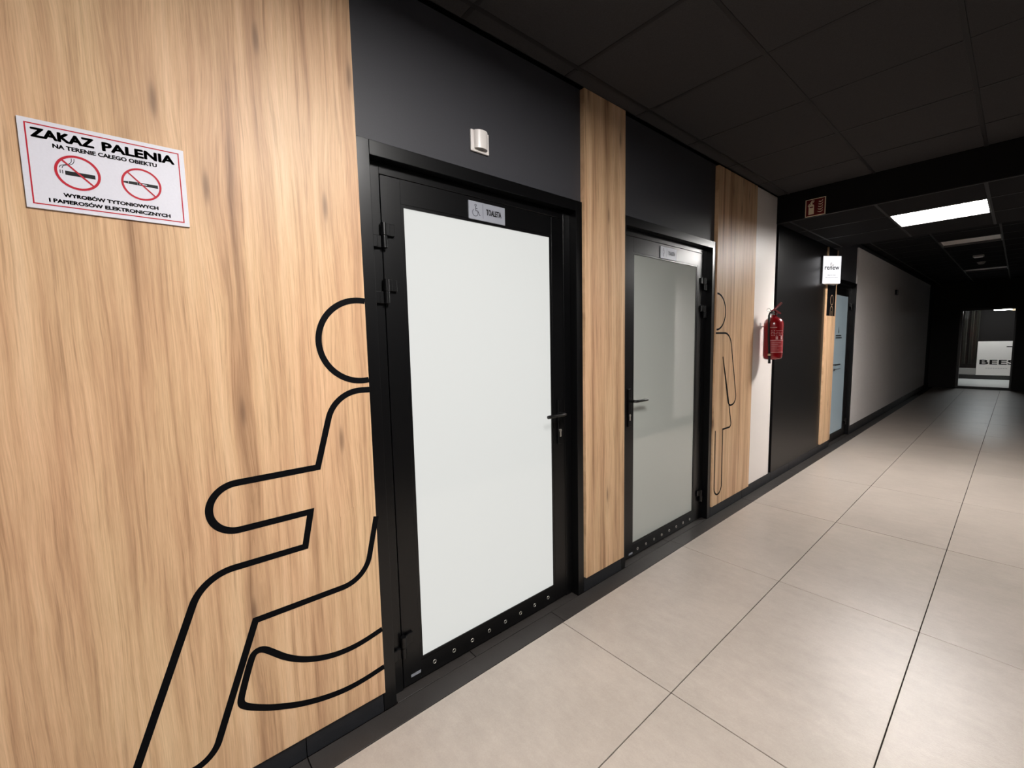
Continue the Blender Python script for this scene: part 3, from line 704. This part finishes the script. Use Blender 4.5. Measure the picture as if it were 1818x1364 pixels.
for k, zz in enumerate((-0.150, -0.165, -0.180, -0.195, -0.212)):
    wrap(g, -10, 20+random.uniform(0, 40), zs+zz-0.0025, zs+zz, 0.0012, 8)
obj('label_print', g, 'pink', t, label='white label print too small to read')
g = G(); g.box(0.0, 0.006, cy-0.02, cy+0.02, zs-0.02, zs+0.03, 0.002)  # small white pieces put in for a notch of light beside the cylinder
g.box(0.008, 0.034, cy-0.02, cy+0.015, zs-0.01, zs+0.0); obj('light_notch_piece', g, 'plastic', t, label='white bracket piece in place of a notch of light')

# ------------------------------------------------------------------ fire sign on the lowered ceiling front
t = thing('fire_extinguisher_sign', (0.3005, D0, 2.4605), 'dark red sign with cream extinguisher and flames hanging at the ceiling front', 'sign')
obj('plate', G().box(0.226, 0.375, D0-0.007, D0-0.0005, 2.4605, 2.608, 0.0008, 1), 'cream', t)
mpf = lambda u, v, w_: (0.226+u*0.149, D0-0.007-w_, 2.4605+v*0.1475)
obj('red_field', G().prism([(0.045, 0.045), (0.955, 0.045), (0.955, 0.955), (0.045, 0.955)], mpf, 0, 0.0004), 'maroon', t)
g = G()
g.prism([(0.17, 0.12), (0.44, 0.12), (0.44, 0.60), (0.40, 0.68), (0.22, 0.68), (0.17, 0.60)], mpf, 0.0004, 0.0008)
g.prism([(0.27, 0.68), (0.35, 0.68), (0.35, 0.76), (0.27, 0.76)], mpf, 0.0004, 0.0008)
g.ribbon([(0.42, 0.80), (0.30, 0.77), (0.20, 0.72), (0.14, 0.60)], 0.045, mpf, 0.0004, 0.0008)
g.ribbon([(0.26, 0.79), (0.34, 0.88), (0.45, 0.86)], 0.05, mpf, 0.0004, 0.0008)
for k in range(5):
    v = 0.16+k*0.145
    g.prism([(0.60+0.02*k, v+0.09), (0.66, v+0.02), (0.76, v-0.01), (0.86, v+0.06), (0.87, v+0.14), (0.80, v+0.05), (0.70, v+0.05)], mpf, 0.0004, 0.0008)
obj('symbol', g, 'cream', t, label='cream extinguisher and flames symbol')
obj('symbol_band', G().prism([(0.22, 0.50), (0.40, 0.50), (0.40, 0.56), (0.22, 0.56)], mpf, 0.0008, 0.001), 'maroon', t)

# ------------------------------------------------------------------ backlit V shaped sign
A0 = Vector((0.0275, 5.985)); A1 = Vector((0.135, 6.180)); A2 = Vector((0.0275, 6.375))
A0 = Vector((0.008, 5.985))
t = thing('light_box_sign', (0.008, 6.1, 2.02), 'white backlit wall sign reading renew above the narrow oak pilaster', 'sign')
d = (A1-A0).normalized(); n_ = Vector((d.y, -d.x)); L = (A1-A0).length
mps = lambda u, v, w_: (A0.x+d.x*u*L+n_.x*w_, A0.y+d.y*u*L+n_.y*w_, 2.022+v*0.308)
g = G(); g.prism([(0, 0), (1, 0), (1, 1), (0, 1)], mps, -0.006, 0); fc = obj('lit_face', g, 'signglow', t)
g = G(); q = [(A1.x, A1.y), (A1.x-0.006, A1.y+0.004), (0.0285, 6.345), (0.0285, 6.36), (0.034, 6.36)]
g.prism([(A1.x, A1.y), (A1.x-0.008, A1.y), (0.030, 6.36), (0.038, 6.37)], lambda u, v, w_: (u, v, w_), 2.022, 2.33); obj('lit_face', g, 'signglow', t)
g = G(); g.prism([(A0.x+0.004, A0.y+0.012), (A1.x-0.008, A1.y), (0.030, 6.16), (0.003, 6.16)], lambda u, v, w_: (u, v, w_), 2.018, 2.0225)
g.prism([(A1.x-0.008, A1.y-0.001), (0.034, 6.355), (0.0285, 6.16)], lambda u, v, w_: (u, v, w_), 2.018, 2.0225)
obj('bottom_cover', g, 'plastic', t)
g = G(); g.prism([(A0.x+0.004, A0.y+0.012), (A1.x-0.008, A1.y), (0.030, 6.16), (0.003, 6.16)], lambda u, v, w_: (u, v, w_), 2.3295, 2.334); obj('top_cover', g, 'casing', t)
g = G(); g.box(0.002, 0.012, 5.962, 5.984, 2.018, 2.334); obj('side_profile', g, 'casing', t, label='thin black side profile')
o = text('lettering', 'renew', (0.11, 0.50, 0.91, 0.62), mps, 'black', fc, 0.0006, 0.04)
text('lettering', 'MEDYCYNA', (0.28, 0.285, 0.73, 0.32), mps, 'greyink', fc, 0.0006, 0.03)
text('lettering', 'SPECJALISTYCZNA', (0.14, 0.195, 0.86, 0.230), mps, 'greyink', fc, 0.0006, 0.03)
g = G(); asp = L/0.308*1.0
def lg(cxu, cvv, r_, a0, a1): return [(cxu+r_*math.cos(math.radians(a0+(a1-a0)*k/20)), cvv+r_*asp*math.sin(math.radians(a0+(a1-a0)*k/20))) for k in range(21)]
g.ribbon(lg(0.50, 0.70, 0.085, 110, 375), 0.028, mps, 0, 0.0006); g.ribbon(lg(0.515, 0.705, 0.045, 100, 330), 0.018, mps, 0, 0.0006)
obj('ring_emblem', g, 'paleink', fc, label='pale grey ring emblem')

# ------------------------------------------------------------------ small box on the pale wall
t = thing('wall_box', (0, 10.53, 2.14), 'small dark box high on the pale grey wall', 'wall box')
obj('housing', G().box(0.0, 0.03, 10.46, 10.60, 2.14, 2.23, 0.004), 'casing', t)
obj('cover', G().box(0.03, 0.034, 10.47, 10.59, 2.15, 2.22, 0.002), 'plasticgrey', t)

# ------------------------------------------------------------------ glazed door at the end and the lit room behind it
t = structure('door_4', (0.97, YE, 0), 'glazed black door at the dark end of the corridor')
g = G()
g.box(ox0, ox0+0.05, YE+0.0, YE+0.06, 0, oz); g.box(ox1-0.03, ox1, YE, YE+0.06, 0, oz); g.box(ox0+0.05, ox1-0.03, YE, YE+0.06, oz-0.05, oz); g.box(ox0+0.05, ox1-0.03, YE, YE+0.06, 0, 0.062)
obj('frame', g, 'casing', t)
lf = obj('glass_pane', G().box(ox0+0.05, ox1-0.03, YE+0.026, YE+0.034, 0.062, oz-0.05), 'glass', t)
g = G().tube([(1.33, YE-0.05, 1.07), (1.42, YE-0.05, 1.07)], 0.012, 10); g.tube([(1.41, YE-0.05, 1.07), (1.41, YE+0.02, 1.07)], 0.010, 10)
obj('door_handle', g, 'casing', t)
rw = structure('wall_room', (1, 18, 0), 'dark walls of the room behind the end door')
g = G(); g.box(-1.6, -1.5, YE+0.15, 20.6, 0, 2.7); g.box(3.2, 3.3, YE+0.15, 20.6, 0, 2.7); g.box(-1.6, 3.3, 20.6, 20.7, 0, 2.7); g.box(-1.6, -0.3, YE+0.05, YE+0.15, 0, 2.7); g.box(XR+0.15, 3.3, YE+0.05, YE+0.15, 0, 2.7)
obj('wall_face', g, 'darkwall', rw)
o = obj('ceiling', G().box(-1.6, 3.3, YE+0.05, 20.7, 2.7, 2.8), 'ceil'); o['kind'] = 'structure'; o['label'] = 'dark ceiling of the room behind the end door'
o = obj('floor', G().box(-1.6, 3.3, YE+0.05, 20.7, -0.1, 0.0), 'roomfloor'); o['kind'] = 'structure'; o['label'] = 'pale lit floor behind the end door'
ceiling_lamp(0.9, 18.7, 2.64, 'fill_room', 'added unseen lamp lighting the room behind the end door')  # added out of sight to light the room floor and the counter front
YC = 19.5
t = thing('reception_counter', (1.15, YC, 0), 'white counter front lettered BEES seen through the end door', 'counter')
obj('front_board', G().box(0.705, 1.85, YC, YC+0.03, 0.13, 1.16, 0.002), 'white', t)
obj('counter_body', G().box(0.72, 1.84, YC+0.03, YC+0.55, 0.0, 1.12), 'darkwall', t)
obj('counter_plinth', G().box(-0.6, 1.85, YC+0.01, YC+0.03, 0.0, 0.13), 'casing', t)
obj('side_shelf', G().box(-0.6, 0.70, YC+0.03, YC+0.4, 0.13, 0.32), 'plasticgrey', t)
mpc = lambda u, v, w_: (u, YC-w_, v)
text('lettering', 'BEES', (0.765, 0.455, 1.49, 0.605), mpc, 'black', t, 0.002, 0.05)
g = G()
for k in range(9): g.box(0.90+k*0.05, 0.935+k*0.05, YC-0.002, YC, 0.335, 0.352)
obj('fine_print', g, 'paleink', t, label='faint line of small print')
for i, x in enumerate((0.36, 0.50, 0.62)):
    t = thing('curtain_strip', (x, 19.9, 0.5), ('pale hanging strip leftmost behind the end door', 'middle pale hanging strip behind the end door', 'pale hanging strip nearest the white counter behind the end door')[i], 'curtain', 'hanging strips behind the end door')
    g = G(); n = 24
    pts = [(x+0.07*k/n, 19.9+0.02*math.sin(k*1.1)) for k in range(n+1)]
    g.ribbon(pts, 0.006, lambda u, v, w_: (u, v, w_), 0.45, 2.6)
    obj('cloth', g, 'curtain', t)
t = thing('tube_lamp', (1.2, 19.3, 2.05), 'thin lit tube lamp seen at the top of the end door', 'lamp')
obj('tube', G().tube([(0.98, 19.3, 2.085), (1.33, 19.3, 2.085)], 0.014, 10), 'tube', t)
obj('lamp_holder', G().box(1.34, 1.42, 19.27, 19.33, 2.04, 2.13, 0.006), 'tan', t)
obj('suspension_rod', G().tube([(1.38, 19.3, 2.13), (1.38, 19.3, 2.7)], 0.005, 8), 'casing', t)
